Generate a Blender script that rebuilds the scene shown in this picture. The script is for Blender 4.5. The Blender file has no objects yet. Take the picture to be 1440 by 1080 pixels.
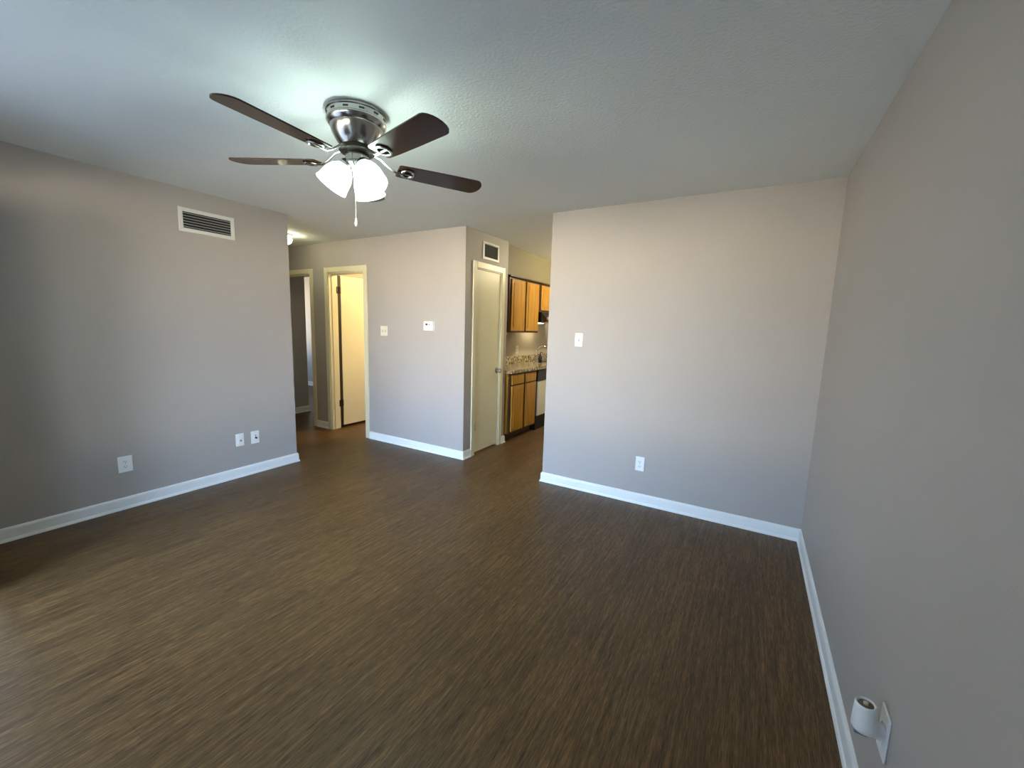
import bpy, bmesh, math, random
from mathutils import Matrix, Vector
random.seed(7)
R = math.radians
C = bpy.context.scene.collection
scene = bpy.context.scene

# ------------------------------------------------------------------ camera
F_PX = 580.61
H_EYE = 1.4379
r_ = Vector((0.86328, 0.50377, 0.03030))
yaw, pitch, roll = 0.5246, -0.1361, 0.0303
fw = Vector((-math.sin(yaw)*math.cos(pitch), math.cos(yaw)*math.cos(pitch), math.sin(pitch)))
rt = fw.cross(Vector((0, 0, 1))).normalized()
up = rt.cross(fw)
rr = math.cos(roll)*rt + math.sin(roll)*up
uu = -math.sin(roll)*rt + math.cos(roll)*up
cam_d = bpy.data.cameras.new('camera')
cam_d.sensor_fit = 'HORIZONTAL'
cam_d.sensor_width = 36.0
cam_d.lens = 36.0*F_PX/1440.0
cam_d.clip_start = 0.02
cam = bpy.data.objects.new('camera', cam_d)
C.objects.link(cam)
m = Matrix((rr, uu, -fw)).transposed().to_4x4()
m.translation = Vector((0, 0, H_EYE))
cam.matrix_world = m
scene.camera = cam

# ------------------------------------------------------------------ look, world, daylight
vs = scene.view_settings
vs.view_transform = 'Standard'
vs.look = 'None'
vs.gamma = 1.0
vs.exposure = 0.04
vs.use_curve_mapping = False

W_SKY = (0.165, 0.26, 0.42)
W_HOR = (0.40, 0.45, 0.52)
W_GND = (1.0, 0.85, 0.65)
W_STRENGTH = 63.0
DOOR_X = (-3.25, -2.35)        # open entrance behind the camera
WIN_X, WIN_Z = (-2.15, -1.05), (0.40, 2.05)
Y_REAR = -0.5
FAN_POWER = 2.4
BULB_POWER = 450.0
FAN_COL = (0.80, 1.0, 0.90)
HALL_POWER = 6.0
BATH_POWER = 95.0
KITCHEN_POWER = 88.0

world = bpy.data.worlds.new('daylight')
scene.world = world
world.use_nodes = True
wt = world.node_tree
wt.nodes.clear()
def wn(kind, **kw):
    q = wt.nodes.new(kind)
    for k_, v_ in kw.items(): setattr(q, k_, v_)
    return q
tc = wn('ShaderNodeTexCoord')
sx = wn('ShaderNodeSeparateXYZ')
wt.links.new(tc.outputs['Generated'], sx.inputs[0])
mr = wn('ShaderNodeMapRange')
mr.inputs['From Min'].default_value = -1
cr = wn('ShaderNodeValToRGB')
e = cr.color_ramp.elements
e[0].position = 0.0; e[0].color = (*[c*1.1 for c in W_GND], 1)
e[1].position = 1.0; e[1].color = (*[c*0.9 for c in W_SKY], 1)
k = e.new(0.485); k.color = (*W_GND, 1)
k = e.new(0.515); k.color = (*W_HOR, 1)
k = e.new(0.60); k.color = (*W_SKY, 1)
wt.links.new(sx.outputs['Z'], mr.inputs['Value'])
wt.links.new(mr.outputs[0], cr.inputs['Fac'])
# daylight lobes shaped towards the entrance and bedroom window, dimmed elsewhere to steer room brightness
lobe_y = wn('ShaderNodeMapRange', interpolation_type='SMOOTHSTEP')
lobe_y.inputs['From Min'].default_value = -0.50
lobe_y.inputs['From Max'].default_value = -0.98
lobe_y.inputs['To Min'].default_value = 0.15
lobe_y.inputs['To Max'].default_value = 1.0
dotn = wn('ShaderNodeVectorMath', operation='DOT_PRODUCT')
dotn.inputs[1].default_value = (-0.16, 0.987, 0.0)
wt.links.new(tc.outputs['Generated'], dotn.inputs[0])
wt.links.new(dotn.outputs['Value'], lobe_y.inputs['Value'])
lobe_x = wn('ShaderNodeMapRange', interpolation_type='SMOOTHSTEP')
lobe_x.inputs['From Min'].default_value = -0.75
lobe_x.inputs['From Max'].default_value = -0.98
lobe_x.inputs['To Min'].default_value = 0.0
lobe_x.inputs['To Max'].default_value = 0.22
wt.links.new(sx.outputs['X'], lobe_x.inputs['Value'])
mxm = wn('ShaderNodeMath', operation='MAXIMUM')
wt.links.new(lobe_y.outputs[0], mxm.inputs[0]); wt.links.new(lobe_x.outputs[0], mxm.inputs[1])
mul = wn('ShaderNodeMath', operation='MULTIPLY')
mul.inputs[1].default_value = W_STRENGTH
wt.links.new(mxm.outputs[0], mul.inputs[0])
bg = wn('ShaderNodeBackground')
wo = wn('ShaderNodeOutputWorld')
wt.links.new(cr.outputs['Color'], bg.inputs['Color'])
wt.links.new(mul.outputs[0], bg.inputs['Strength'])
wt.links.new(bg.outputs[0], wo.inputs['Surface'])

def portal(name, loc, rot, sx_, sy_):
    l = bpy.data.lights.new(name, 'AREA')
    l.shape = 'RECTANGLE'; l.size = sx_; l.size_y = sy_
    l.cycles.is_portal = True
    o = bpy.data.objects.new(name, l)
    o.location = loc; o.rotation_euler = rot
    C.objects.link(o)
    return o
# area lights shine along local -Z; turn it to +Y (into the living room) or +X (into the bedroom)
portal('portal_door', ((DOOR_X[0]+DOOR_X[1])/2, Y_REAR-0.13, 1.02), (R(90), 0, R(180)), 0.90, 2.03)
portal('portal_window', ((WIN_X[0]+WIN_X[1])/2, Y_REAR-0.13, sum(WIN_Z)/2), (R(90), 0, R(180)), WIN_X[1]-WIN_X[0], WIN_Z[1]-WIN_Z[0])
portal('portal_bedroom', (-9.43, 4.7, 1.35), (0, R(-90), 0), 1.4, 1.5)

# ------------------------------------------------------------------ materials
def mat(name, col=(0.8, 0.8, 0.8), rough=0.5, metal=0.0, spec=0.5, emit=None, estr=0.0, coat=0.0):
    mt = bpy.data.materials.new(name)
    mt.use_nodes = True
    b = mt.node_tree.nodes['Principled BSDF']
    b.inputs['Base Color'].default_value = (*col, 1)
    b.inputs['Roughness'].default_value = rough
    b.inputs['Metallic'].default_value = metal
    b.inputs['Specular IOR Level'].default_value = spec
    b.inputs['Coat Weight'].default_value = coat
    if emit:
        b.inputs['Emission Color'].default_value = (*emit, 1)
        b.inputs['Emission Strength'].default_value = estr
    return mt

def nodes_of(mt):
    return mt.node_tree.nodes, mt.node_tree.links, mt.node_tree.nodes['Principled BSDF']

def bumpy(mt, scale, strength, dist=0.004, detail=3.0, vary=0.0, col=None):
    n, l, b = nodes_of(mt)
    t = n.new('ShaderNodeTexCoord')
    x = n.new('ShaderNodeTexNoise')
    x.inputs['Scale'].default_value = scale
    x.inputs['Detail'].default_value = detail
    bp = n.new('ShaderNodeBump')
    bp.inputs['Strength'].default_value = strength
    bp.inputs['Distance'].default_value = dist
    l.new(t.outputs['Object'], x.inputs['Vector'])
    l.new(x.outputs['Fac'], bp.inputs['Height'])
    l.new(bp.outputs['Normal'], b.inputs['Normal'])
    if vary:
        y = n.new('ShaderNodeTexNoise')
        y.inputs['Scale'].default_value = 1.7
        rmp = n.new('ShaderNodeValToRGB')
        rmp.color_ramp.elements[0].position = 0.3
        rmp.color_ramp.elements[1].position = 0.7
        rmp.color_ramp.elements[0].color = (*[c*(1-vary) for c in col], 1)
        rmp.color_ramp.elements[1].color = (*[c*(1+vary) for c in col], 1)
        l.new(t.outputs['Object'], y.inputs['Vector'])
        l.new(y.outputs['Fac'], rmp.inputs['Fac'])
        l.new(rmp.outputs['Color'], b.inputs['Base Color'])
    return mt

WALL_COL = (0.435, 0.406, 0.381)
M = {}
M['wall'] = bumpy(mat('wall_paint', WALL_COL, 0.55, spec=0.35), 170, 0.22, 0.003, 2, 0.02, WALL_COL)
M['kitchen_wall'] = bumpy(mat('kitchen_wall_paint', (0.50, 0.46, 0.38), 0.6, spec=0.3), 170, 0.2, 0.003, 2)
CEIL_COL = (0.88, 0.92, 0.90)
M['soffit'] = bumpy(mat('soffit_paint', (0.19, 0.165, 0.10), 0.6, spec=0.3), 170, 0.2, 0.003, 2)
M['ceiling'] = bumpy(mat('ceiling_paint', CEIL_COL, 0.8, spec=0.2), 75, 0.5, 0.006, 4, 0.015, CEIL_COL)
M['trim'] = mat('baseboard_paint', (0.90, 0.91, 0.89), 0.35)
M['cream'] = mat('cream_paint', (0.78, 0.73, 0.52), 0.38)
M['door_cream'] = bumpy(mat('door_paint', (0.80, 0.75, 0.53), 0.40), 40, 0.05, 0.002)
M['ivory'] = mat('ivory_plastic', (0.80, 0.76, 0.62), 0.35)
M['white'] = mat('white_plastic', (0.92, 0.925, 0.92), 0.35)
M['vent'] = mat('vent_enamel', (0.80, 0.80, 0.76), 0.4)
M['vent_dark'] = mat('vent_dark', (0.016, 0.017, 0.018), 0.7)
M['vent_grey'] = mat('vent_grey', (0.10, 0.11, 0.12), 0.55, 0.3)
M['slot'] = mat('socket_slot', (0.03, 0.03, 0.03), 0.6)
M['grey'] = mat('grey_plastic', (0.28, 0.30, 0.31), 0.45)
M['black'] = mat('black_gloss', (0.008, 0.008, 0.009), 0.18)
M['dark_metal'] = mat('dark_hinge_metal', (0.03, 0.025, 0.02), 0.45, 0.7)
M['chrome'] = mat('chrome', (0.72, 0.72, 0.72), 0.12, 1.0)
M['steel'] = mat('satin_steel', (0.55, 0.55, 0.54), 0.28, 1.0)
M['brass'] = mat('brown_ring', (0.16, 0.115, 0.075), 0.5)
M['wick'] = mat('cream_wick', (0.62, 0.52, 0.38), 0.6)
M['darkwood'] = mat('dark_stained_wood', (0.050, 0.018, 0.008), 0.35)
M['glass'] = mat('frosted_glass_lit', (0.9, 0.92, 0.9), 0.3, emit=FAN_COL, estr=1.0)
M['asphalt'] = bumpy(mat('concrete_path', (0.45, 0.43, 0.40), 0.9), 20, 0.3)

# brushed nickel
nk = mat('brushed_nickel', (0.46, 0.45, 0.43), 0.22, 1.0)
M['nickel'] = bumpy(nk, 60, 0.03, 0.002)

# floor: narrow dark boards running away along Y, with a fine streaked grain
fl = mat('vinyl_plank', (0.06, 0.045, 0.032), 0.43, spec=0.34)
n, l, b = nodes_of(fl)
t = n.new('ShaderNodeTexCoord')
mp = n.new('ShaderNodeMapping')
mp.inputs['Rotation'].default_value = (0, 0, R(90))
br = n.new('ShaderNodeTexBrick')
br.inputs['Scale'].default_value = 1.0
br.inputs['Brick Width'].default_value = 1.22
br.inputs['Row Height'].default_value = 0.152
br.inputs['Mortar Size'].default_value = 0.0009
br.inputs['Mortar Smooth'].default_value = 0.5
br.offset = 0.37
br.inputs['Color1'].default_value = (0.88, 0.88, 0.88, 1)
br.inputs['Color2'].default_value = (1.08, 1.08, 1.08, 1)
br.inputs['Mortar'].default_value = (0.62, 0.62, 0.62, 1)
l.new(t.outputs['Object'], mp.inputs['Vector'])
l.new(mp.outputs['Vector'], br.inputs['Vector'])
def streak(sx_, sy_, detail, rough):
    q = n.new('ShaderNodeMapping')
    q.inputs['Scale'].default_value = (sx_, sy_, 1)
    z = n.new('ShaderNodeTexNoise')
    z.inputs['Scale'].default_value = 1.0
    z.inputs['Detail'].default_value = detail
    z.inputs['Roughness'].default_value = rough
    l.new(t.outputs['Object'], q.inputs['Vector'])
    l.new(q.outputs['Vector'], z.inputs['Vector'])
    return z
s1 = streak(260, 17, 4, 0.65)
s2 = streak(70, 3.2, 3, 0.6)
mx = n.new('ShaderNodeMix'); mx.data_type = 'FLOAT'
mx.inputs[0].default_value = 0.42
l.new(s1.outputs['Fac'], mx.inputs[2]); l.new(s2.outputs['Fac'], mx.inputs[3])
fr = n.new('ShaderNodeValToRGB')
fe = fr.color_ramp.elements
fe[0].position = 0.36; fe[0].color = (0.034, 0.0165, 0.0050, 1)
fe[1].position = 0.65; fe[1].color = (0.220, 0.119, 0.043, 1)
k = fe.new(0.5); k.color = (0.104, 0.0560, 0.0195, 1)
l.new(mx.outputs[0], fr.inputs['Fac'])
mm = n.new('ShaderNodeMix'); mm.data_type = 'RGBA'; mm.blend_type = 'MULTIPLY'
mm.inputs[0].default_value = 1.0
l.new(fr.outputs['Color'], mm.inputs[6]); l.new(br.outputs['Color'], mm.inputs[7])
l.new(mm.outputs[2], b.inputs['Base Color'])
bp = n.new('ShaderNodeBump'); bp.inputs['Strength'].default_value = 0.16; bp.inputs['Distance'].default_value = 0.002
l.new(s1.outputs['Fac'], bp.inputs['Height']); l.new(bp.outputs['Normal'], b.inputs['Normal'])
M['floor'] = fl

def wood(name, c0, c1, rough, sc=(60, 60, 3), coat=0.0):
    mt = mat(name, c0, rough, coat=coat)
    n, l, b = nodes_of(mt)
    t = n.new('ShaderNodeTexCoord')
    q = n.new('ShaderNodeMapping'); q.inputs['Scale'].default_value = sc
    z = n.new('ShaderNodeTexNoise'); z.inputs['Scale'].default_value = 1; z.inputs['Detail'].default_value = 4
    rp = n.new('ShaderNodeValToRGB')
    rp.color_ramp.elements[0].position = 0.35; rp.color_ramp.elements[0].color = (*c0, 1)
    rp.color_ramp.elements[1].position = 0.65; rp.color_ramp.elements[1].color = (*c1, 1)
    l.new(t.outputs['Object'], q.inputs['Vector']); l.new(q.outputs['Vector'], z.inputs['Vector'])
    l.new(z.outputs['Fac'], rp.inputs['Fac']); l.new(rp.outputs['Color'], b.inputs['Base Color'])
    return mt
M['oak'] = wood('golden_oak', (0.37, 0.165, 0.016), (0.53, 0.28, 0.036), 0.32, (28, 28, 2.2))
M['oak_side'] = wood('oak_side_panel', (0.48, 0.33, 0.15), (0.58, 0.42, 0.22), 0.4, (28, 28, 2.2))
M['blade'] = wood('walnut_blade', (0.016, 0.0062, 0.0032), (0.033, 0.0130, 0.0068), 0.24, (3, 45, 45), 0.0)
M['blade'].node_tree.nodes['Principled BSDF'].inputs['Specular IOR Level'].default_value = 0.32

gr = mat('granite', (0.4, 0.35, 0.28), 0.15)
n, l, b = nodes_of(gr)
t = n.new('ShaderNodeTexCoord')
v = n.new('ShaderNodeTexVoronoi'); v.inputs['Scale'].default_value = 38
z = n.new('ShaderNodeTexNoise'); z.inputs['Scale'].default_value = 26; z.inputs['Detail'].default_value = 5
rp = n.new('ShaderNodeValToRGB')
ge = rp.color_ramp.elements
ge[0].position = 0.36; ge[0].color = (0.05, 0.035, 0.022, 1)
ge[1].position = 0.66; ge[1].color = (0.62, 0.55, 0.42, 1)
k = ge.new(0.5); k.color = (0.34, 0.27, 0.17, 1)
mx = n.new('ShaderNodeMix'); mx.data_type = 'FLOAT'; mx.inputs[0].default_value = 0.25
l.new(t.outputs['Object'], v.inputs['Vector']); l.new(t.outputs['Object'], z.inputs['Vector'])
l.new(z.outputs['Fac'], mx.inputs[2]); l.new(v.outputs['Distance'], mx.inputs[3])
l.new(mx.outputs[0], rp.inputs['Fac']); l.new(rp.outputs['Color'], b.inputs['Base Color'])
M['granite'] = gr

# clear window pane: mostly clear with a faint gloss
pn = bpy.data.materials.new('window_glass'); pn.use_nodes = True
nt = pn.node_tree; nt.nodes.clear()
tr = nt.nodes.new('ShaderNodeBsdfTransparent'); tr.inputs[0].default_value = (0.93, 0.95, 0.94, 1)
gl = nt.nodes.new('ShaderNodeBsdfGlossy'); gl.inputs['Roughness'].default_value = 0.02
ms = nt.nodes.new('ShaderNodeMixShader'); ms.inputs[0].default_value = 0.05
ou = nt.nodes.new('ShaderNodeOutputMaterial')
nt.links.new(tr.outputs[0], ms.inputs[1]); nt.links.new(gl.outputs[0], ms.inputs[2]); nt.links.new(ms.outputs[0], ou.inputs[0])
M['pane'] = pn

# ------------------------------------------------------------------ mesh helpers
def box(bm, x0, x1, y0, y1, z0, z1, bev=0.0, seg=1):
    vs_ = [bm.verts.new((x, y, z)) for x in (x0, x1) for y in (y0, y1) for z in (z0, z1)]
    idx = [(0, 1, 3, 2), (4, 6, 7, 5), (0, 4, 5, 1), (2, 3, 7, 6), (0, 2, 6, 4), (1, 5, 7, 3)]
    fs = [bm.faces.new([vs_[i] for i in f]) for f in idx]
    if bev > 0:
        es = list({e_ for f in fs for e_ in f.edges})
        bmesh.ops.bevel(bm, geom=es, offset=bev, segments=seg, affect='EDGES', profile=0.5)

def lathe(bm, prof, seg=40, mtx=None, closed=False):
    rings = []
    for r, z in prof:
        if r < 1e-6:
            rings.append([bm.verts.new((0, 0, z))])
        else:
            rings.append([bm.verts.new((r*math.cos(2*math.pi*i/seg), r*math.sin(2*math.pi*i/seg), z)) for i in range(seg)])
    for a, c in zip(rings, rings[1:]):
        for i in range(seg):
            j = (i+1) % seg
            if len(a) == 1 and len(c) == 1: continue
            if len(a) == 1: bm.faces.new((a[0], c[j], c[i]))
            elif len(c) == 1: bm.faces.new((a[i], a[j], c[0]))
            else: bm.faces.new((a[i], a[j], c[j], c[i]))
    if mtx is not None:
        bmesh.ops.transform(bm, matrix=mtx, verts=[v_ for r_g in rings for v_ in r_g])

def tube(bm, pts, rad, seg=10, rads=None, flat=1.0):
    pts = [Vector(p) for p in pts]
    rings = []
    prev = None
    for i, p in enumerate(pts):
        d = (pts[min(i+1, len(pts)-1)] - pts[max(i-1, 0)]).normalized()
        a = Vector((0, 0, 1)) if abs(d.z) < 0.95 else Vector((0, 1, 0))
        if prev is not None: a = prev
        s = d.cross(a).normalized(); q = s.cross(d).normalized(); prev = q
        rd = rads[i] if rads else rad
        rings.append([bm.verts.new(p + s*rd*math.cos(2*math.pi*k_/seg) + q*rd*flat*math.sin(2*math.pi*k_/seg)) for k_ in range(seg)])
    for a, c in zip(rings, rings[1:]):
        for i in range(seg):
            j = (i+1) % seg
            bm.faces.new((a[i], c[i], c[j], a[j]))
    bm.faces.new(rings[0]); bm.faces.new(rings[-1][::-1])

def prism(bm, outline, z0, z1):
    """extrude a 2-D outline (x, y) from z0 to z1"""
    a = [bm.verts.new((x, y, z0)) for x, y in outline]
    c = [bm.verts.new((x, y, z1)) for x, y in outline]
    bm.faces.new(a[::-1]); bm.faces.new(c)
    for i in range(len(a)):
        j = (i+1) % len(a)
        bm.faces.new((a[i], a[j], c[j], c[i]))

def obj(name, build, material, parent=None, smooth=False, label=None, loc=None, rot=None):
    bm = bmesh.new()
    build(bm)
    bmesh.ops.recalc_face_normals(bm, faces=bm.faces)
    me = bpy.data.meshes.new(name)
    bm.to_mesh(me); bm.free()
    if smooth:
        for p in me.polygons: p.use_smooth = True
    o = bpy.data.objects.new(name, me)
    me.materials.append(material)
    C.objects.link(o)
    if parent: o.parent = parent
    if loc: o.location = loc
    if rot: o.rotation_euler = rot
    if label: o['label'] = label
    if smooth:
        md = o.modifiers.new('edge', 'EDGE_SPLIT'); md.split_angle = R(40)
    return o

def thing(name, label, cat, loc=(0, 0, 0), rotz=0.0, group=None):
    o = bpy.data.objects.new(name, None)
    o.empty_display_size = 0.1
    C.objects.link(o)
    o.location = loc; o.rotation_euler = (0, 0, rotz)
    o['label'] = label; o['category'] = cat
    if group: o['group'] = group
    return o

def struct(name, build, material, parent=None, label=None, cat=None, smooth=False):
    o = obj(name, build, material, parent, smooth)
    if parent is None:
        o['kind'] = 'structure'
        if label: o['label'] = label
        if cat: o['category'] = cat
    return o

def B(*boxes, bev=0.0, seg=1):
    def f(bm):
        for q in boxes: box(bm, *q, bev=bev, seg=seg)
    return f

# ------------------------------------------------------------------ room measures
H = 2.44
XL, YL = -3.966, 2.4635       # left wall face, its far end
XR, YB, XBL = 0.4126, 3.4196, -1.617   # right wall, back wall face, left end of the back wall
YC, XC, YCE = 3.4977, -2.6135, 4.34    # closet front, closet side, far end of closet side
XK = -3.10                    # kitchen wall behind the counter
XBED = -6.11
TH = 0.12

struct('floor', B((-9.45, 0.62, Y_REAR-0.12, 7.4, -0.10, 0.0)), M['floor'], label='dark brown wood plank floor', cat='floor')
struct('ceiling', B((-9.45, 0.62, Y_REAR-0.12, 7.4, H, H+0.1)), M['ceiling'], label='off white textured ceiling', cat='ceiling')
struct('wall_left', B((XL-TH, XL, Y_REAR, YL, 0, H)), M['wall'], label='grey wall at the left of the living room', cat='wall')
struct('wall_hall', B((XBED-TH, XL-TH, YL-TH, YL, 0, H), (XBED-TH, XBED, YL, YC, 0, H)), M['wall'], label='grey walls of the hallway', cat='wall')
struct('wall_back', B((XBL, XR+TH, YB, YB+TH, 0, H)), M['wall'], label='grey wall straight ahead', cat='wall')
struct('wall_right', B((XR, XR+TH, Y_REAR, YB, 0, H)), M['wall'], label='grey wall at the right', cat='wall')
# wall behind the camera with the entrance and a window
y0, y1 = Y_REAR-TH, Y_REAR
struct('wall_rear', B((XL-TH, DOOR_X[0], y0, y1, 0, H), (DOOR_X[0], DOOR_X[1], y0, y1, 2.04, H),
                      (DOOR_X[1], WIN_X[0], y0, y1, 0, H), (WIN_X[0], WIN_X[1], y0, y1, 0, WIN_Z[0]),
                      (WIN_X[0], WIN_X[1], y0, y1, WIN_Z[1], H), (WIN_X[1], XR+TH, y0, y1, 0, H)), M['wall'])
# closet / hall front wall, two doorways in it
BX0, BX1, BZ = -4.806, -4.125, 2.065
DX0, DX1 = -5.93, -5.165
struct('wall_closet', B((XBED-TH, DX0, YC, YC+TH, 0, H), (DX0, DX1, YC, YC+TH, BZ, H), (DX1, BX0, YC, YC+TH, 0, H),
                        (BX0, BX1, YC, YC+TH, BZ, H), (BX1, XC, YC, YC+TH, 0, H)), M['wall'],
       label='grey wall with the bathroom doorway and the thermostat', cat='wall')
CY0, CY1, CZ = 3.685, 4.200, 2.062
struct('wall_closet_side', B((XC-TH, XC, YC+TH, CY0, 0, H), (XC-TH, XC, CY0, CY1, CZ, H), (XC-TH, XC, CY1, YCE, 0, H),
                             (XK-TH, XC-TH, YCE-TH, YCE, 0, H)), M['wall'],
       label='narrow grey wall with the closet door', cat='wall')
struct('wall_kitchen', B((XK-TH, XK, YCE, 7.4, 0, H), (XK, 0.6, 7.28, 7.4, 0, H), (0.48, 0.6, YB+TH, 7.28, 0, H)), M['kitchen_wall'],
       label='beige kitchen wall behind the counter', cat='wall')
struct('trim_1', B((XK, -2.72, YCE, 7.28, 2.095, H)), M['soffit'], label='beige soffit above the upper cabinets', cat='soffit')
struct('wall_bathroom', B((-5.0, -4.90, YC+TH, 5.73, 0, H)), M['kitchen_wall'])
struct('wall_bathroom_back', B((-4.90, XK-TH, 5.35, 5.47, 0, H)), M['kitchen_wall'])
struct('wall_bedroom', B((XBED-TH, XBED, YC+TH, 4.03, 0, H)), M['wall'], label='grey wall seen through the far left doorway', cat='wall')
struct('wall_bedroom_far', B((-9.33, -5.0, 5.73, 5.85, 0, H)), M['wall'])
struct('wall_bedroom_left', B((-9.45, -9.33, 3.3, 4.0, 0, H), (-9.45, -9.33, 5.4, 5.85, 0, H), (-9.45, -9.33, 4.0, 5.4, 0, 0.6), (-9.45, -9.33, 4.0, 5.4, 2.1, H)), M['wall'])
struct('wall_bedroom_near', B((-9.33, XBED-TH, 3.38, YC, 0, H)), M['wall'])

# windows
def window(name, ax, lo, hi, zlo, zhi, at, depth):
    def P(a0, a1, d0, d1, z0, z1):
        return (a0, a1, d0, d1, z0, z1) if ax == 'x' else (d0, d1, a0, a1, z0, z1)
    w, mid = 0.045, (zlo+zhi)/2
    w_ = struct(name, B(P(lo, hi, at, at+depth, zlo, zlo+w), P(lo, hi, at, at+depth, zhi-w, zhi), P(lo, lo+w, at, at+depth, zlo+w, zhi-w),
                        P(hi-w, hi, at, at+depth, zlo+w, zhi-w), P(lo+w, hi-w, at, at+depth, mid-0.02, mid+0.02)), M['trim'])
    obj('pane', B(P(lo+w, hi-w, at+depth/2-0.002, at+depth/2+0.002, zlo+w, mid-0.02), P(lo+w, hi-w, at+depth/2-0.002, at+depth/2+0.002, mid+0.02, zhi-w)), M['pane'], w_)
window('window_1', 'x', WIN_X[0], WIN_X[1], WIN_Z[0], WIN_Z[1], Y_REAR-0.09, 0.06)
window('window_2', 'y', 4.0, 5.4, 0.6, 2.1, -9.42, 0.06)

# entrance door, standing open beside the left wall, behind the edge of the picture
d = struct('door_3', B((-3.30, -3.255, Y_REAR+0.012, Y_REAR+0.86, 0.012, 2.03), bev=0.003), M['trim'])
def knob(bm):
    lathe(bm, [(0, 0), (0.032, 0), (0.032, 0.006), (0.012, 0.010), (0.011, 0.030), (0.024, 0.040), (0.028, 0.052), (0.022, 0.064), (0, 0.068)], 24)
obj('door_knob', knob, M['steel'], d, True, loc=(-3.255, Y_REAR+0.79, 0.95), rot=(0, R(90), 0))

# ------------------------------------------------------------------ baseboards
PROF = [(0, 0), (0.020, 0), (0.020, 0.006), (0.0165, 0.015), (0.0125, 0.020), (0.0125, 0.072), (0.0105, 0.082), (0.006, 0.089), (0, 0.0905)]
def baseboard(name, pts, label=None, material='trim', parent=None):
    """pts: wall-face points on the floor plan; the board stands out to the right of the walking direction"""
    pts = [Vector(p) for p in pts]
    def nrm(a, c):
        d_ = (c-a).normalized(); return Vector((d_.y, -d_.x))
    def f(bm):
        rows = []
        for i, p in enumerate(pts):
            if i == 0: o_ = nrm(pts[0], pts[1])
            elif i == len(pts)-1: o_ = nrm(pts[-2], pts[-1])
            else:
                a, c = nrm(pts[i-1], p), nrm(p, pts[i+1])
                o_ = (a+c)/(1+a.dot(c))
            rows.append([bm.verts.new((p.x+o_.x*q, p.y+o_.y*q, z_)) for q, z_ in PROF])
        for a, c in zip(rows, rows[1:]):
            for j in range(len(PROF)):
                k_ = (j+1) % len(PROF)
                bm.faces.new((a[j], c[j], c[k_], a[k_]))
        bm.faces.new(rows[0]); bm.faces.new(rows[-1][::-1])
    return struct(name, f, M[material], label=label, cat='baseboard', parent=parent)
baseboard('baseboard_left', [(XL, Y_REAR), (XL, YL), (XBED, YL)], 'white baseboard along the left wall')
baseboard('baseboard_back', [(XBL, YB+TH), (XBL, YB), (XR, YB)], 'white baseboard along the wall straight ahead')
baseboard('baseboard_right', [(XR, YB-0.0125), (XR, Y_REAR)], 'white baseboard along the right wall')
baseboard('baseboard_closet', [(-4.065, YC), (XC, YC), (XC, 3.627)], 'white baseboard under the thermostat')
baseboard('baseboard_closet_end', [(XC, 4.258), (XC, YCE), (XC-0.02, YCE)], 'short white baseboard right of the closet door')
baseboard('baseboard_hall', [(-5.107, YC), (-4.866, YC)], 'short white baseboard between the two hallway doorways')
baseboard('baseboard_bedroom', [(XBED, YC+TH), (XBED, 4.03), (XBED-TH, 4.03)], 'white baseboard seen through the far left doorway')
baseboard('baseboard_bedroom_far', [(-9.33, 5.73), (-5.0, 5.73)], 'distant white baseboard deep inside the far left room')

# ------------------------------------------------------------------ door casings
def casing_x(name, x0, x1, ztop, w, y, label):
    """casing and jamb round an opening in the closet front wall (faces -Y)"""
    t_ = 0.016
    def f(bm):
        box(bm, x0-w, x0+0.004, y-t_, y, 0, ztop+w, bev=0.003)
        box(bm, x1-0.004, x1+w, y-t_, y, 0, ztop+w, bev=0.003)
        box(bm, x0+0.004, x1-0.004, y-t_, y, ztop-0.004, ztop+w, bev=0.003)
        box(bm, x0-0.001, x0+0.018, y-0.004, y+TH+0.004, 0, ztop)
        box(bm, x1-0.018, x1+0.001, y-0.004, y+TH+0.004, 0, ztop)
        box(bm, x0+0.018, x1-0.018, y-0.004, y+TH+0.004, ztop-0.018, ztop)
        # stop strip
        box(bm, x0+0.018, x0+0.028, y+0.035, y+0.07, 0, ztop-0.018)
        box(bm, x1-0.028, x1-0.018, y+0.035, y+0.07, 0, ztop-0.018)
        box(bm, x0+0.028, x1-0.028, y+0.035, y+0.07, ztop-0.028, ztop-0.018)
    return struct(name, f, M['cream'], label=label, cat='door frame')
casing_x('trim_2', BX0, BX1, BZ, 0.06, YC, 'cream door frame round the lit bathroom doorway')
casing_x('trim_3', DX0, DX1, BZ, 0.058, YC, 'cream door frame of the far left doorway')
def casing_side(bm):
    t_, w, x = 0.016, 0.060, XC
    box(bm, x, x+t_, CY0-w, CY0+0.004, 0, CZ+w, bev=0.003)
    box(bm, x, x+t_, CY1-0.004, CY1+w, 0, CZ+w, bev=0.003)
    box(bm, x, x+t_, CY0+0.004, CY1-0.004, CZ-0.004, CZ+w, bev=0.003)
    box(bm, x-TH-0.004, x+0.004, CY0-0.001, CY0+0.014, 0, CZ)
    box(bm, x-TH-0.004, x+0.004, CY1-0.014, CY1+0.001, 0, CZ)
    box(bm, x-TH-0.004, x+0.004, CY0+0.014, CY1-0.014, CZ-0.014, CZ)
struct('trim_4', casing_side, M['cream'], label='cream door frame of the narrow closet door', cat='door frame')

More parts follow.
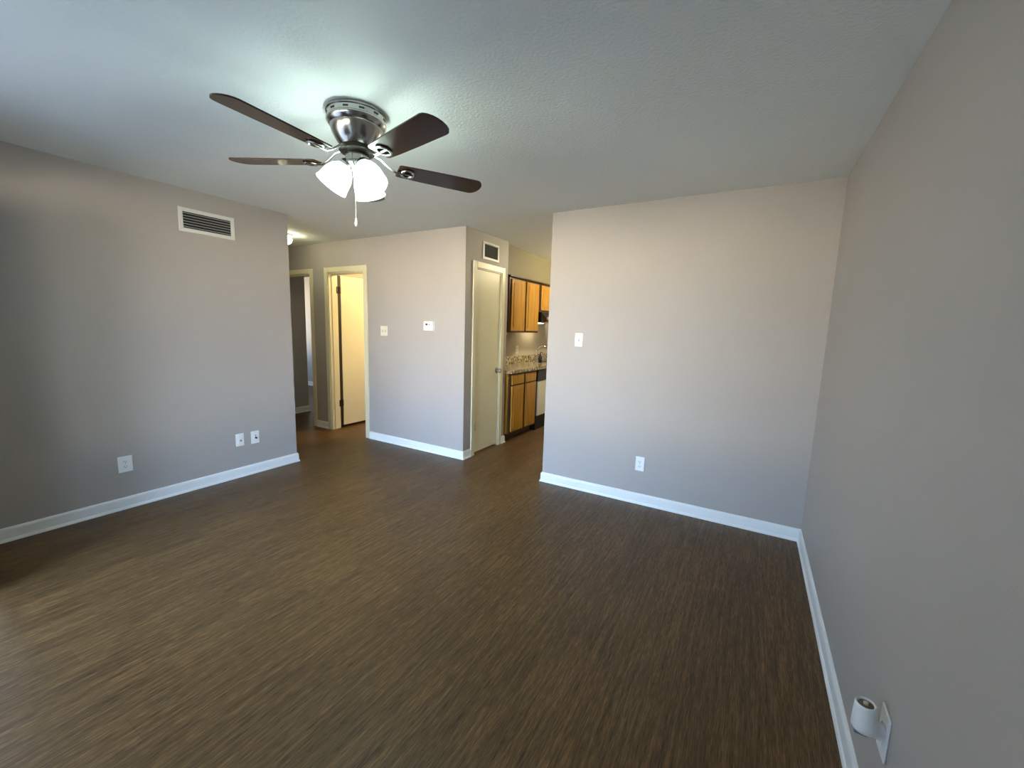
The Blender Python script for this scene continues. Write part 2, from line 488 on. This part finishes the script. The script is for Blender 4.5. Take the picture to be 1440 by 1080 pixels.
# bathroom door leaf, swung open into the bathroom
d1 = struct('door_1', B((-4.822, -4.786, 3.670, 4.32, 0.034, 2.045), bev=0.002), M['door_cream'], label='cream door standing open into the warmly lit bathroom', cat='door')
M['edge'] = mat('hinge_gap_shade', (0.025, 0.016, 0.009), 0.6)  # near-black colour stands in for the shade inside the hinge gap
obj('gap_shade_strip', B((-4.818, -4.790, 3.6235, 3.6695, 0.034, 2.045)), M['edge'], d1, label='dark strip painted as shade in the hinge gap')
def hinge(bm):
    box(bm, -0.002, 0.002, -0.034, 0.030, -0.044, 0.044)
    for k_ in range(5):
        z0_ = -0.045 + k_*0.018
        lathe(bm, [(0, z0_), (0.0065, z0_), (0.0065, z0_+0.0168), (0, z0_+0.0168)], 12, Matrix.Translation((0.004, 0, 0)))
for z_ in (1.855, 0.345):
    obj('hinge', hinge, M['dark_metal'], d1, loc=(-4.784, 3.640, z_))
# closet door
d2 = struct('door_2', B((XC-0.040, XC-0.005, CY0+0.017, CY1-0.017, 0.024, CZ-0.018), bev=0.002), M['door_cream'], label='narrow cream closet door with a silver knob', cat='door')
obj('door_knob', knob, M['steel'], d2, True, loc=(XC-0.005, 4.145, 0.925), rot=(0, R(90), 0), label='silver door knob')
def hinge_small(bm):
    box(bm, 0, 0.002, -0.012, 0.012, -0.04, 0.04)
    lathe(bm, [(0, -0.041), (0.006, -0.041), (0.006, 0.041), (0, 0.041)], 12, Matrix.Translation((0.005, 0, 0)))
obj('hinge', hinge_small, M['cream'], d2, loc=(XC-0.004, CY0+0.018, 1.83))
obj('hinge', hinge_small, M['dark_metal'], d2, loc=(XC-0.004, CY0+0.018, 0.32))

# ------------------------------------------------------------------ wall plates (local: x right, z up, -y out of the wall)
FACE = {'left': R(90), 'back': 0.0, 'right': R(-90)}
def plate(w, h, t_=0.006):
    return B((-w/2, w/2, -t_, 0, -h/2, h/2), bev=0.0025, seg=2)
def duplex(name, label, loc, face, w, h, plate_m, group=None):
    o = thing(name, label, 'outlet', loc, FACE[face], group)
    obj('cover_plate', plate(w, h), M[plate_m], o)
    for s in (-1, 1):
        def rec(bm, s=s):
            pts = []
            for k_ in range(24):
                a = 2*math.pi*k_/24
                pts.append((max(-0.0165, min(0.0165, 0.0195*math.cos(a))), 0.0145*math.sin(a)))
            a_ = [bm.verts.new((x, -0.0060, z_+s*0.0195)) for x, z_ in pts]
            c_ = [bm.verts.new((x*0.97, -0.0085, z_*0.97+s*0.0195)) for x, z_ in pts]
            bm.faces.new(c_)
            for i in range(24):
                j = (i+1) % 24
                bm.faces.new((a_[i], a_[j], c_[j], c_[i]))
        rc = obj('receptacle', rec, M[plate_m], o)
        def slots(bm, s=s):
            box(bm, -0.0078, -0.0054, -0.0090, -0.0083, s*0.0195-0.002, s*0.0195+0.0065)
            box(bm, 0.0054, 0.0078, -0.0090, -0.0083, s*0.0195-0.001, s*0.0195+0.0060)
            lathe(bm, [(0, -0.0003), (0.0026, -0.0003), (0.0026, 0.0004), (0, 0.0004)], 10, Matrix.Translation((0, -0.0086, s*0.0195-0.0075)) @ Matrix.Rotation(R(90), 4, 'X'))
        obj('slot', slots, M['slot'], rc)
    def screw(bm):
        lathe(bm, [(0, 0.0010), (0.0025, 0.0008), (0.0030, 0)], 12, Matrix.Translation((0, -0.006, 0)) @ Matrix.Rotation(R(90), 4, 'X'))
    obj('screw', screw, M['steel'], o)
    return o
duplex('wall_outlet', 'wide white power outlet low on the left wall, nearest the picture edge', (XL, 1.126, 0.342), 'left', 0.084, 0.122, 'white')
duplex('wall_outlet', 'white power outlet low on the wall straight ahead', (-0.724, YB, 0.345), 'back', 0.073, 0.120, 'white')

def jack_screws(o, h):
    for s in (-1, 1):
        def screw(bm, s=s):
            lathe(bm, [(0, 0.0010), (0.0025, 0.0008), (0.0030, 0)], 12, Matrix.Translation((0, -0.006, s*h)) @ Matrix.Rotation(R(90), 4, 'X'))
        obj('screw', screw, M['steel'], o)
o = thing('phone_jack', 'white phone jack plate, left one of the small pair low on the left wall', 'wall jack', (XL, 1.926, 0.348), FACE['left'])
obj('cover_plate', plate(0.070, 0.115), M['white'], o)
ins = obj('insert', B((-0.018, 0.018, -0.009, -0.006, -0.033, 0.033), bev=0.001), M['white'], o)
obj('socket', B((-0.003, 0.014, -0.0096, -0.0088, -0.016, 0.002)), M['grey'], ins)
jack_screws(o, 0.046)
o = thing('cable_jack', 'white cable plate with a small connector, right one of the pair by the hallway corner', 'wall jack', (XL, 2.060, 0.345), FACE['left'])
obj('cover_plate', plate(0.073, 0.118), M['white'], o)
def coax(bm):
    lathe(bm, [(0, 0), (0.0085, 0), (0.0085, 0.006), (0.0055, 0.006), (0.0055, 0.020), (0, 0.020)], 16, Matrix.Translation((0.004, -0.006, -0.006)) @ Matrix.Rotation(R(90), 4, 'X'))
obj('connector', coax, M['dark_metal'], o, True)
obj('slot', B((-0.001, 0.006, -0.0068, -0.0058, 0.004, 0.026)), M['grey'], o)
jack_screws(o, 0.046)

def switch(name, label, loc, face, w, h, xs, plate_m):
    o = thing(name, label, 'light switch', loc, FACE[face])
    obj('cover_plate', plate(w, h), M[plate_m], o)
    for x in xs:
        rim = obj('toggle_slot', B((x-0.006, x+0.006, -0.0066, -0.0058, -0.013, 0.013)), M['grey'], o)
        def tog(bm, x=x):
            q = [(-0.004, -0.004), (0.004, -0.004), (0.003, 0.0), (-0.003, 0.0)]
            box(bm, x-0.0045, x+0.0045, -0.018, -0.006, -0.002, 0.009, bev=0.0015)
        obj('toggle', tog, M[plate_m], o)
        for s in (-1, 1):
            def screw(bm, s=s, x=x):
                lathe(bm, [(0, 0.0010), (0.0025, 0.0008), (0.0030, 0)], 12, Matrix.Translation((x, -0.006, s*0.030)) @ Matrix.Rotation(R(90), 4, 'X'))
            obj('screw', screw, M[plate_m], o)
    return o
switch('light_switch', 'ivory single light switch on the wall straight ahead near the kitchen opening', (-1.318, YB, 1.348), 'back', 0.072, 0.116, [0.0], 'ivory')
switch('light_switch', 'cream double light switch right of the bathroom doorway', (-3.794, YC, 1.352), 'back', 0.114, 0.114, [-0.023, 0.023], 'ivory')

o = thing('thermostat', 'small white thermostat on the grey wall left of the corner', 'thermostat', (-3.092, YC, 1.425), 0.0)
obj('body', B((-0.066, 0.066, -0.028, 0, -0.050, 0.050), bev=0.006, seg=3), M['white'], o)
obj('back_plate', B((-0.070, 0.070, -0.004, 0, -0.053, 0.053), bev=0.0015), M['white'], o)
obj('display', B((-0.034, -0.006, -0.0290, -0.0275, 0.008, 0.028)), M['slot'], o, label='dark display')
obj('button', B((0.006, 0.030, -0.0292, -0.0275, 0.014, 0.022), bev=0.0003), M['grey'], o)

# outlet with a plug-in air freshener on the right wall
duplex('wall_outlet', 'white power outlet low on the right wall behind the plugged in freshener', (XR, 1.392, 0.365), 'right', 0.074, 0.130, 'white')
o = thing('air_freshener', 'white plug in air freshener with open round top on the right wall', 'air freshener', (XR-0.010, 1.385, 0.392), R(-90))
AF = Matrix.Translation((0.019, -0.0415, -0.017)) @ Matrix.Rotation(R(3), 4, 'X') @ Matrix.Diagonal((0.79, 0.79, 0.84, 1))
def cup(bm):
    lathe(bm, [(0.0, 0.006), (0.020, 0.006), (0.022, 0.0), (0.0335, 0.0), (0.0365, 0.005), (0.0365, 0.014), (0.034, 0.045), (0.031, 0.080), (0.0295, 0.088), (0.027, 0.091), (0.0235, 0.089), (0.0225, 0.080), (0.0, 0.079)], 40, AF)
cp = obj('warmer_cup', cup, M['white'], o, True)
def ring(bm):
    lathe(bm, [(0.0225, 0.0805), (0.0215, 0.0865), (0.010, 0.0885), (0.008, 0.083), (0, 0.083)], 32, AF)
obj('vent_ring', ring, M['brass'], cp, True, label='brown ring inside the open top')
def wick(bm):
    lathe(bm, [(0, 0.094), (0.006, 0.094), (0.0075, 0.092), (0.0075, 0.083), (0, 0.083)], 20, AF)
obj('wick', wick, M['wick'], cp, True, label='pale round wick in the middle')
obj('base_clip', B((0.000, 0.030, -0.064, -0.034, -0.034, -0.016), bev=0.002), M['grey'], cp)
def neck(bm):
    tube(bm, [(0.017, -0.034, -0.008), (0.012, -0.022, -0.014), (0.006, -0.012, -0.018), (0.004, -0.001, -0.019)], 0.02, 16, rads=[0.020, 0.021, 0.022, 0.023])
obj('plug_body', neck, M['white'], o, True)

# ------------------------------------------------------------------ air vents
def vent(name, label, loc, face, w, h, fr_, slats, slat_m, ang):
    o = thing(name, label, 'air vent', loc, FACE[face])
    def frame(bm):
        t_ = 0.010
        for q in ((-w/2, w/2, h/2-fr_, h/2), (-w/2, w/2, -h/2, -h/2+fr_)):
            box(bm, q[0], q[1], -t_, 0, q[2], q[3], bev=0.003)
        for q in ((-w/2, -w/2+fr_), (w/2-fr_, w/2)):
            box(bm, q[0], q[1], -t_, 0, -h/2+fr_*0.6, h/2-fr_*0.6, bev=0.003)
    obj('frame', frame, M['vent'], o)
    obj('duct_back', B((-w/2+fr_*0.8, w/2-fr_*0.8, -0.0012, 0.0, -h/2+fr_*0.8, h/2-fr_*0.8)), M['vent_dark'], o, label='dark opening behind the slats')
    def louv(bm):
        n_ = slats; hh = h-2*fr_
        for i in range(n_):
            zc = -hh/2 + (i+0.5)*hh/n_
            b4 = len(bm.verts)
            bm.verts.ensure_lookup_table()
            box(bm, -w/2+fr_, w/2-fr_, -0.0048, 0.0048, -0.0008, 0.0008)
            bm.verts.ensure_lookup_table()
            vv = [bm.verts[j] for j in range(b4, len(bm.verts))]
            bmesh.ops.transform(bm, matrix=Matrix.Translation((0, -0.0062, zc)) @ Matrix.Rotation(R(ang), 4, 'X'), verts=vv)
    obj('louvers', louv, M[slat_m], o)
    return o
vent('air_vent', 'long white slatted air vent high on the left wall', (XL, 1.782, 2.203), 'left', 0.405, 0.184, 0.030, 6, 'vent', 20)
vent('air_vent', 'small square air vent with grey slats above the closet door', (XC, 3.962, 2.258), 'left', 0.318, 0.186, 0.026, 9, 'vent_grey', -35)

# ------------------------------------------------------------------ ceiling fan
FX, FY = -1.762, 1.466
fan = thing('ceiling_fan', 'five blade ceiling fan with brushed nickel body and dark walnut blades', 'ceiling fan', (FX, FY, H))
def housing(bm):
    lathe(bm, [(0, 0), (0.136, 0), (0.140, -0.006), (0.140, -0.014), (0.135, -0.018), (0.134, -0.038), (0.138, -0.042), (0.138, -0.050), (0.132, -0.060),
               (0.126, -0.068), (0.122, -0.071), (0.121, -0.077), (0.115, -0.096), (0.104, -0.118), (0.092, -0.138), (0.080, -0.153), (0.074, -0.160), (0, -0.160)], 64)
hs = obj('motor_housing', housing, M['nickel'], fan, True)
v0 = obj('vent_slot', B((0.128, 0.1358, -0.012, 0.012, -0.032, -0.024)), M['slot'], hs)
for k_ in range(1, 12):
    v_s = v0.copy(); C.objects.link(v_s); v_s.parent = hs
    v_s.rotation_euler = (0, 0, 2*math.pi*k_/12)
def hub(bm):
    lathe(bm, [(0, -0.160), (0.080, -0.160), (0.084, -0.165), (0.084, -0.178), (0.078, -0.183), (0.060, -0.186), (0, -0.186)], 48)
obj('blade_hub', hub, M['dark_metal'], fan, True)
def swh(bm):
    lathe(bm, [(0, -0.186), (0.054, -0.186), (0.056, -0.190), (0.056, -0.226), (0.060, -0.230), (0.060, -0.238), (0.050, -0.248), (0.038, -0.258), (0.026, -0.264), (0.012, -0.270), (0, -0.271)], 40)
lk = obj('light_kit', swh, M['nickel'], fan, True)
# glass shades
def bell(bm):
    prof = [(0.024, 0.0), (0.036, -0.008), (0.050, -0.022), (0.060, -0.040), (0.067, -0.060), (0.070, -0.082), (0.073, -0.102), (0.078, -0.118), (0.0765, -0.1195), (0.071, -0.103), (0.068, -0.082), (0.0645, -0.060), (0.057, -0.040), (0.047, -0.023), (0.034, -0.011), (0.0, -0.008)]
    lathe(bm, prof, 40)
def holder(bm):
    lathe(bm, [(0, 0.022), (0.022, 0.022), (0.031, 0.010), (0.036, -0.004), (0.036, -0.010), (0, -0.009)], 28)
def bulb_bm(bm):
    lathe(bm, [(0, -0.010), (0.012, -0.011), (0.014, -0.018), (0.020, -0.030), (0.0225, -0.042), (0.021, -0.053), (0.015, -0.062), (0.007, -0.066), (0, -0.067)], 20)
M['fan_bulb'] = mat('lit_bulb', (0.9, 0.95, 0.9), 0.3, emit=FAN_COL, estr=BULB_POWER)
SH_AZ = [-130, -10, 110]
for az in SH_AZ:
    a = R(az)
    mt_ = Matrix.Translation((0.054*math.cos(a), 0.054*math.sin(a), -0.243)) @ Matrix.Rotation(a, 4, 'Z') @ Matrix.Rotation(R(-33), 4, 'Y')
    hd = obj('lamp_holder', holder, M['nickel'], lk, True)
    hd.matrix_local = mt_
    sh = obj('glass_shade', bell, M['glass'], fan, True, label='lit frosted glass shade')
    sh.matrix_local = mt_ @ Matrix.Translation((0, 0, -0.006))
    bb = obj('bulb', bulb_bm, M['fan_bulb'], sh, True)
    bb.matrix_local = Matrix.Identity(4)
# pull chains
ca = R(-50)
cx_, cy_ = 0.062*math.cos(ca), 0.062*math.sin(ca)
def chain(bm):
    z_ = -0.232
    while z_ > -0.500:
        lathe(bm, [(0, 0.0030), (0.0020, 0.0020), (0.0026, 0), (0.0020, -0.0020), (0, -0.0030)], 8, Matrix.Translation((cx_, cy_, z_)))
        z_ -= 0.0058
ch = obj('pull_chain', chain, M['nickel'], fan, True)
def fob(bm):
    lathe(bm, [(0, 0), (0.003, -0.002), (0.0045, -0.010), (0.0075, -0.024), (0.0075, -0.030), (0.004, -0.038), (0.002, -0.042), (0, -0.043)], 20, Matrix.Translation((cx_, cy_, -0.498)))
obj('chain_fob', fob, M['white'], ch, True)
# blades
def outline():
    pts = [(0.195, -0.048), (0.205, -0.056), (0.30, -0.062), (0.45, -0.067), (0.600, -0.070)]
    for k_ in range(0, 10):
        t_ = k_/9
        # slanted rounded tip
        ang = -math.pi/2 + math.pi*t_
        pts.append((0.615 + 0.045*math.cos(ang) , 0.070*math.sin(ang)*(1.0 if abs(math.sin(ang)) > 0.3 else 1.0)))
    pts += [(0.600, 0.070), (0.45, 0.067), (0.30, 0.062), (0.205, 0.056), (0.195, 0.048)]
    return pts
def blade_bm(bm):
    prism(bm, outline(), -0.003, 0.003)
def iron_bm(bm):
    # arm rising to the hub, with a curled plate under the blade root
    tube(bm, [(-0.120, 0, 0.050), (-0.085, 0, 0.040), (-0.045, 0, 0.008), (-0.010, 0, -0.010), (0.030, 0, -0.010)], 0.009, 12, flat=0.55)
    ringp = [(0.050+0.030*math.cos(2*math.pi*k_/20), 0.034*math.sin(2*math.pi*k_/20), -0.008) for k_ in range(21)]
    tube(bm, ringp, 0.0065, 8, flat=0.7)
    tube(bm, [(0.020, 0.0, -0.009), (0.085, 0.0, -0.009)], 0.008, 8, flat=0.5)
PH0 = -12.4
DROOP = {0: 0.0, 72: 0.0, 144: 0.0, -144: -1.4, -72: 0.6}
b0 = i0 = None
for off in (0, 72, 144, -144, -72):
    mt_ = Matrix.Translation((0, 0, -0.224)) @ Matrix.Rotation(R(PH0+off), 4, 'Z') @ Matrix.Rotation(R(DROOP[off]), 4, 'Y')
    pit = Matrix.Rotation(R(-9.5), 4, 'X')
    if b0 is None:
        b0 = obj('blade', blade_bm, M['blade'], fan)
        i0 = obj('blade_iron', iron_bm, M['nickel'], b0, True)
        bl = b0
    else:
        bl = b0.copy(); C.objects.link(bl); bl.parent = fan
        ir = i0.copy(); C.objects.link(ir); ir.parent = bl
    bl.matrix_local = mt_ @ pit
    (i0 if bl is b0 else ir).matrix_local = Matrix.Translation((0.195, 0, 0))
def lamp(name, loc, power, col, rad, parent=None):
    l_ = bpy.data.lights.new(name, 'POINT')
    l_.energy = power; l_.color = col; l_.shadow_soft_size = rad
    o_ = bpy.data.objects.new(name, l_)
    C.objects.link(o_)
    if parent: o_.parent = parent
    o_.location = loc
    return o_
nd = M['glass'].node_tree.nodes['Principled BSDF']
nd.inputs['Emission Strength'].default_value = FAN_POWER
# thin frosted glass lets part of the bulb's light straight through
gt = M['glass'].node_tree
g_tr = gt.nodes.new('ShaderNodeBsdfTransparent')
g_mx = gt.nodes.new('ShaderNodeMixShader'); g_mx.inputs[0].default_value = 0.45
gt.links.new(g_tr.outputs[0], g_mx.inputs[1]); gt.links.new(nd.outputs[0], g_mx.inputs[2])
gt.links.new(g_mx.outputs[0], gt.nodes['Material Output'].inputs['Surface'])

# ------------------------------------------------------------------ hallway ceiling light
HX, HY = -4.85, 2.985
hl = thing('ceiling_light', 'round lit ceiling light in the hallway, half hidden by the left wall', 'ceiling light', (HX, HY, H))
def hl_base(bm):
    lathe(bm, [(0, 0), (0.075, 0), (0.078, -0.008), (0.072, -0.020), (0, -0.020)], 32)
obj('base', hl_base, M['vent'], hl, True)
M['bulb'] = mat('lit_globe', (0.9, 0.88, 0.8), 0.3, emit=(1.0, 0.93, 0.62), estr=HALL_POWER*6)
def hl_globe(bm):
    lathe(bm, [(0.045, -0.020), (0.058, -0.034), (0.066, -0.054), (0.066, -0.072), (0.058, -0.092), (0.042, -0.106), (0.020, -0.114), (0, -0.116)], 32)
obj('globe', hl_globe, M['bulb'], hl, True)

# bathroom light (beyond the doorway, out of sight)
bt = thing('ceiling_light', 'warm ceiling light inside the bathroom', 'ceiling light', (-3.75, 4.45, H))
obj('base', hl_base, M['vent'], bt, True)
M['bulb_warm'] = mat('lit_globe_warm', (0.9, 0.85, 0.7), 0.3, emit=(1.0, 0.72, 0.34), estr=BATH_POWER*6)
obj('globe', hl_globe, M['bulb_warm'], bt, True)
# kitchen light (out of sight behind the wall)
kt = thing('ceiling_light', 'ceiling light inside the kitchen behind the wall', 'ceiling light', (-1.75, 5.6, H))
obj('base', hl_base, M['vent'], kt, True)
M['bulb_kitchen'] = mat('lit_globe_kitchen', (0.9, 0.88, 0.75), 0.3, emit=(1.0, 0.86, 0.55), estr=KITCHEN_POWER*6)
obj('globe', hl_globe, M['bulb_kitchen'], kt, True)

# ------------------------------------------------------------------ kitchen
def cab_door(name, y0_, y1_, z0_, z1_, x, parent, raised=True):
    def f(bm):
        box(bm, x, x+0.018, y0_, y1_, z0_, z1_, bev=0.004, seg=2)
        if raised:
            g = 0.045
            box(bm, x+0.0175, x+0.022, y0_+g, y1_-g, z0_+g, z1_-g, bev=0.004)
    return obj(name, f, M['oak'], parent)
XU = -2.742
uc = thing('upper_cabinet', 'wall cabinet with two golden oak doors beside the closet', 'cabinet', (0, 0, 0))
obj('face_frame', B((XU-0.02, XU, 4.600, 5.445, 1.372, 2.075)), M['darkwood'], uc, label='dark brown face frame')
obj('body', B((XK+0.002, XU-0.02, 4.600, 5.445, 1.372, 2.075)), M['oak_side'], uc, label='pale end panel')
cab_door('door', 4.640, 5.000, 1.395, 2.052, XU, uc)
cab_door('door', 5.045, 5.410, 1.395, 2.052, XU, uc)
sc_ = thing('upper_cabinet', 'short golden oak wall cabinet above the range hood', 'cabinet', (0, 0, 0))
obj('face_frame', B((XU-0.02, XU, 5.450, 6.21, 1.675, 2.075)), M['darkwood'], sc_, label='dark brown face frame')
obj('body', B((XK+0.002, XU-0.02, 5.450, 6.21, 1.675, 2.075)), M['oak_side'], sc_)
cab_door('door', 5.495, 5.820, 1.700, 2.052, XU, sc_)
cab_door('door', 5.845, 6.170, 1.700, 2.052, XU, sc_)
cm = obj('cabinet_cornice', B((XK+0.002, XU+0.030, 4.575, 6.23, 2.076, 2.094), bev=0.003), M['darkwood'])
cm['label'] = 'dark brown moulding along the top of the wall cabinets'; cm['category'] = 'moulding'

rh = thing('range_hood', 'black and silver range hood under the short wall cabinet', 'range hood', (0, 0, 0))
def hood(bm):
    prof = [(XK+0.002, 1.674), (-2.700, 1.674), (-2.625, 1.600), (-2.615, 1.545), (-2.640, 1.525), (XK+0.002, 1.525)]
    a_ = [bm.verts.new((x, 5.455, z_)) for x, z_ in prof]
    c_ = [bm.verts.new((x, 6.205, z_)) for x, z_ in prof]
    bm.faces.new(a_); bm.faces.new(c_[::-1])
    for i in range(len(prof)):
        j = (i+1) % len(prof)
        bm.faces.new((a_[i], c_[i], c_[j], a_[j]))
obj('body', hood, M['black'], rh)
obj('front_strip', B((-2.616, -2.604, 5.456, 6.204, 1.560, 1.602), bev=0.003), M['chrome'], rh, label='shiny metal front strip')
M['hood_lamp'] = mat('lit_hood_lamp', (0.9, 0.85, 0.7), 0.3, emit=(1.0, 0.82, 0.50), estr=45.0)
obj('lamp_lens', B((-2.98, -2.86, 5.74, 5.86, 1.512, 1.5255), bev=0.003), M['hood_lamp'], rh, label='lit lamp under the hood')
obj('filter', B((-2.85, -2.70, 5.55, 6.10, 1.515, 1.527)), M['steel'], rh)

XB = -2.575
bc = thing('base_cabinet', 'golden oak base cabinet with two drawers and two doors', 'cabinet', (0, 0, 0))
obj('body', B((XK+0.002, XB-0.02, 4.385, 5.118, 0.095, 0.868)), M['oak'], bc)
obj('face_frame', B((XB-0.02, XB, 4.385, 5.118, 0.095, 0.868)), M['darkwood'], bc, label='dark brown face frame')
obj('toe_kick', B((XK+0.002, XB-0.075, 4.390, 5.118, 0.0, 0.095)), M['darkwood'], bc)
for ya, yb_ in ((4.425, 4.735), (4.790, 5.085)):
    cab_door('drawer', ya, yb_, 0.725, 0.845, XB, bc, False)
    cab_door('door', ya, yb_, 0.120, 0.705, XB, bc)
sb = thing('base_cabinet', 'golden oak sink cabinet hidden beyond the dishwasher', 'cabinet', (0, 0, 0))
obj('body', B((XK+0.002, XB-0.02, 5.745, 6.75, 0.095, 0.69), (XK+0.002, XB-0.02, 5.745, 5.84, 0.69, 0.868), (XK+0.002, XB-0.02, 6.52, 6.75, 0.69, 0.868)), M['oak'], sb)
obj('face_frame', B((XB-0.02, XB, 5.745, 6.75, 0.095, 0.868)), M['darkwood'], sb)
obj('toe_kick', B((XK+0.002, XB-0.075, 5.745, 6.75, 0.0, 0.095)), M['darkwood'], sb)
for ya, yb_ in ((5.785, 6.230), (6.265, 6.710)):
    cab_door('door', ya, yb_, 0.120, 0.845, XB, sb)
dw = thing('dishwasher', 'black dishwasher with a white door panel under the granite worktop', 'dishwasher', (0, 0, 0))
obj('body', B((XK+0.002, XB-0.005, 5.125, 5.740, 0.0, 0.866)), M['black'], dw)
obj('control_panel', B((XB-0.005, XB+0.022, 5.128, 5.737, 0.702, 0.862), bev=0.003), M['black'], dw, label='black control panel')
obj('door_panel', B((XB-0.005, XB+0.016, 5.165, 5.715, 0.205, 0.695), bev=0.003), M['ivory'], dw, label='white door panel')
obj('kick_plate', B((XB-0.005, XB+0.004, 5.128, 5.737, 0.01, 0.198), bev=0.002), M['black'], dw)

ct = thing('countertop', 'speckled brown granite worktop on the oak base cabinets', 'worktop', (0, 0, 0))
SX0, SX1, SY0, SY1 = -2.98, -2.66, 5.86, 6.50
obj('slab', B((XK+0.002, -2.535, 4.365, SY0, 0.869, 0.909), (XK+0.002, SX0, SY0, SY1, 0.869, 0.909), (SX1, -2.535, SY0, SY1, 0.869, 0.909),
              (XK+0.002, -2.535, SY1, 6.76, 0.869, 0.909), bev=0.0025), M['granite'], ct)
obj('backsplash', B((XK+0.002, XK+0.022, 4.365, 6.76, 0.910, 1.010), bev=0.002), M['granite'], ct)
sk = thing('kitchen_sink', 'steel sink set into the granite worktop', 'sink', (0, 0, 0))
obj('basin', B((SX0+0.002, SX1-0.002, SY0+0.002, SY1-0.002, 0.70, 0.706), (SX0+0.002, SX0+0.008, SY0+0.002, SY1-0.002, 0.706, 0.909), (SX1-0.008, SX1-0.002, SY0+0.002, SY1-0.002, 0.706, 0.909),
              (SX0+0.008, SX1-0.008, SY0+0.002, SY0+0.008, 0.706, 0.909), (SX0+0.008, SX1-0.008, SY1-0.008, SY1-0.002, 0.706, 0.909)), M['steel'], sk)
obj('rim', B((SX0-0.02, SX0+0.008, SY0-0.02, SY1+0.02, 0.9095, 0.914), (SX1-0.008, SX1+0.02, SY0-0.02, SY1+0.02, 0.9095, 0.914),
             (SX0+0.008, SX1-0.008, SY0-0.02, SY0+0.008, 0.9095, 0.914), (SX0+0.008, SX1-0.008, SY1-0.008, SY1+0.02, 0.9095, 0.914)), M['chrome'], sk)
fc = thing('faucet', 'tall arched chrome faucet behind the sink', 'faucet', (-3.035, 6.02, 0.9095))
def spout(bm):
    pts = [(0, 0, 0.02), (0, 0, 0.15)]
    for k_ in range(13):
        a = math.pi*k_/12
        pts.append((0.10-0.10*math.cos(a), 0.015*k_/12, 0.16+0.085*math.sin(a)))
    pts.append((0.20, 0.016, 0.11))
    tube(bm, pts, 0.011, 12)
obj('spout', spout, M['chrome'], fc, True)
obj('base_plate', B((-0.024, 0.024, -0.11, 0.11, 0, 0.018), bev=0.006, seg=2), M['chrome'], fc)
for s in (-1, 1):
    def hnd(bm, s=s):
        lathe(bm, [(0, 0.018), (0.020, 0.018), (0.022, 0.030), (0.016, 0.052), (0.008, 0.058), (0, 0.058)], 20, Matrix.Translation((0, s*0.085, 0)))
        tube(bm, [(0, s*0.085, 0.052), (0.045, s*0.115, 0.062)], 0.006, 8)
    obj('handle', hnd, M['chrome'], fc, True)
so = thing('soap_bottle', 'small dark soap bottle beside the kitchen faucet', 'bottle', (-2.86, 5.80, 0.9095))
def bottle(bm):
    lathe(bm, [(0, 0), (0.028, 0), (0.030, 0.006), (0.030, 0.085), (0.022, 0.105), (0.010, 0.115), (0.010, 0.125), (0, 0.125)], 24)
obj('body', bottle, M['black'], so, True)
def pump(bm):
    lathe(bm, [(0, 0.125), (0.012, 0.125), (0.012, 0.138), (0.004, 0.140), (0.004, 0.158), (0, 0.158)], 16)
    tube(bm, [(0, 0, 0.158), (0.018, 0, 0.158), (0.038, 0, 0.150)], 0.005, 8)
obj('pump', pump, M['dark_metal'], so, True)
duplex('wall_outlet', 'ivory power outlet on the kitchen wall above the granite', (XK, 5.47, 1.105), 'left', 0.080, 0.120, 'ivory')

# ------------------------------------------------------------------ outside ground by the entrance
struct('ground', B((-12, 6, -9, Y_REAR-0.125, -0.14, -0.06)), M['asphalt'])
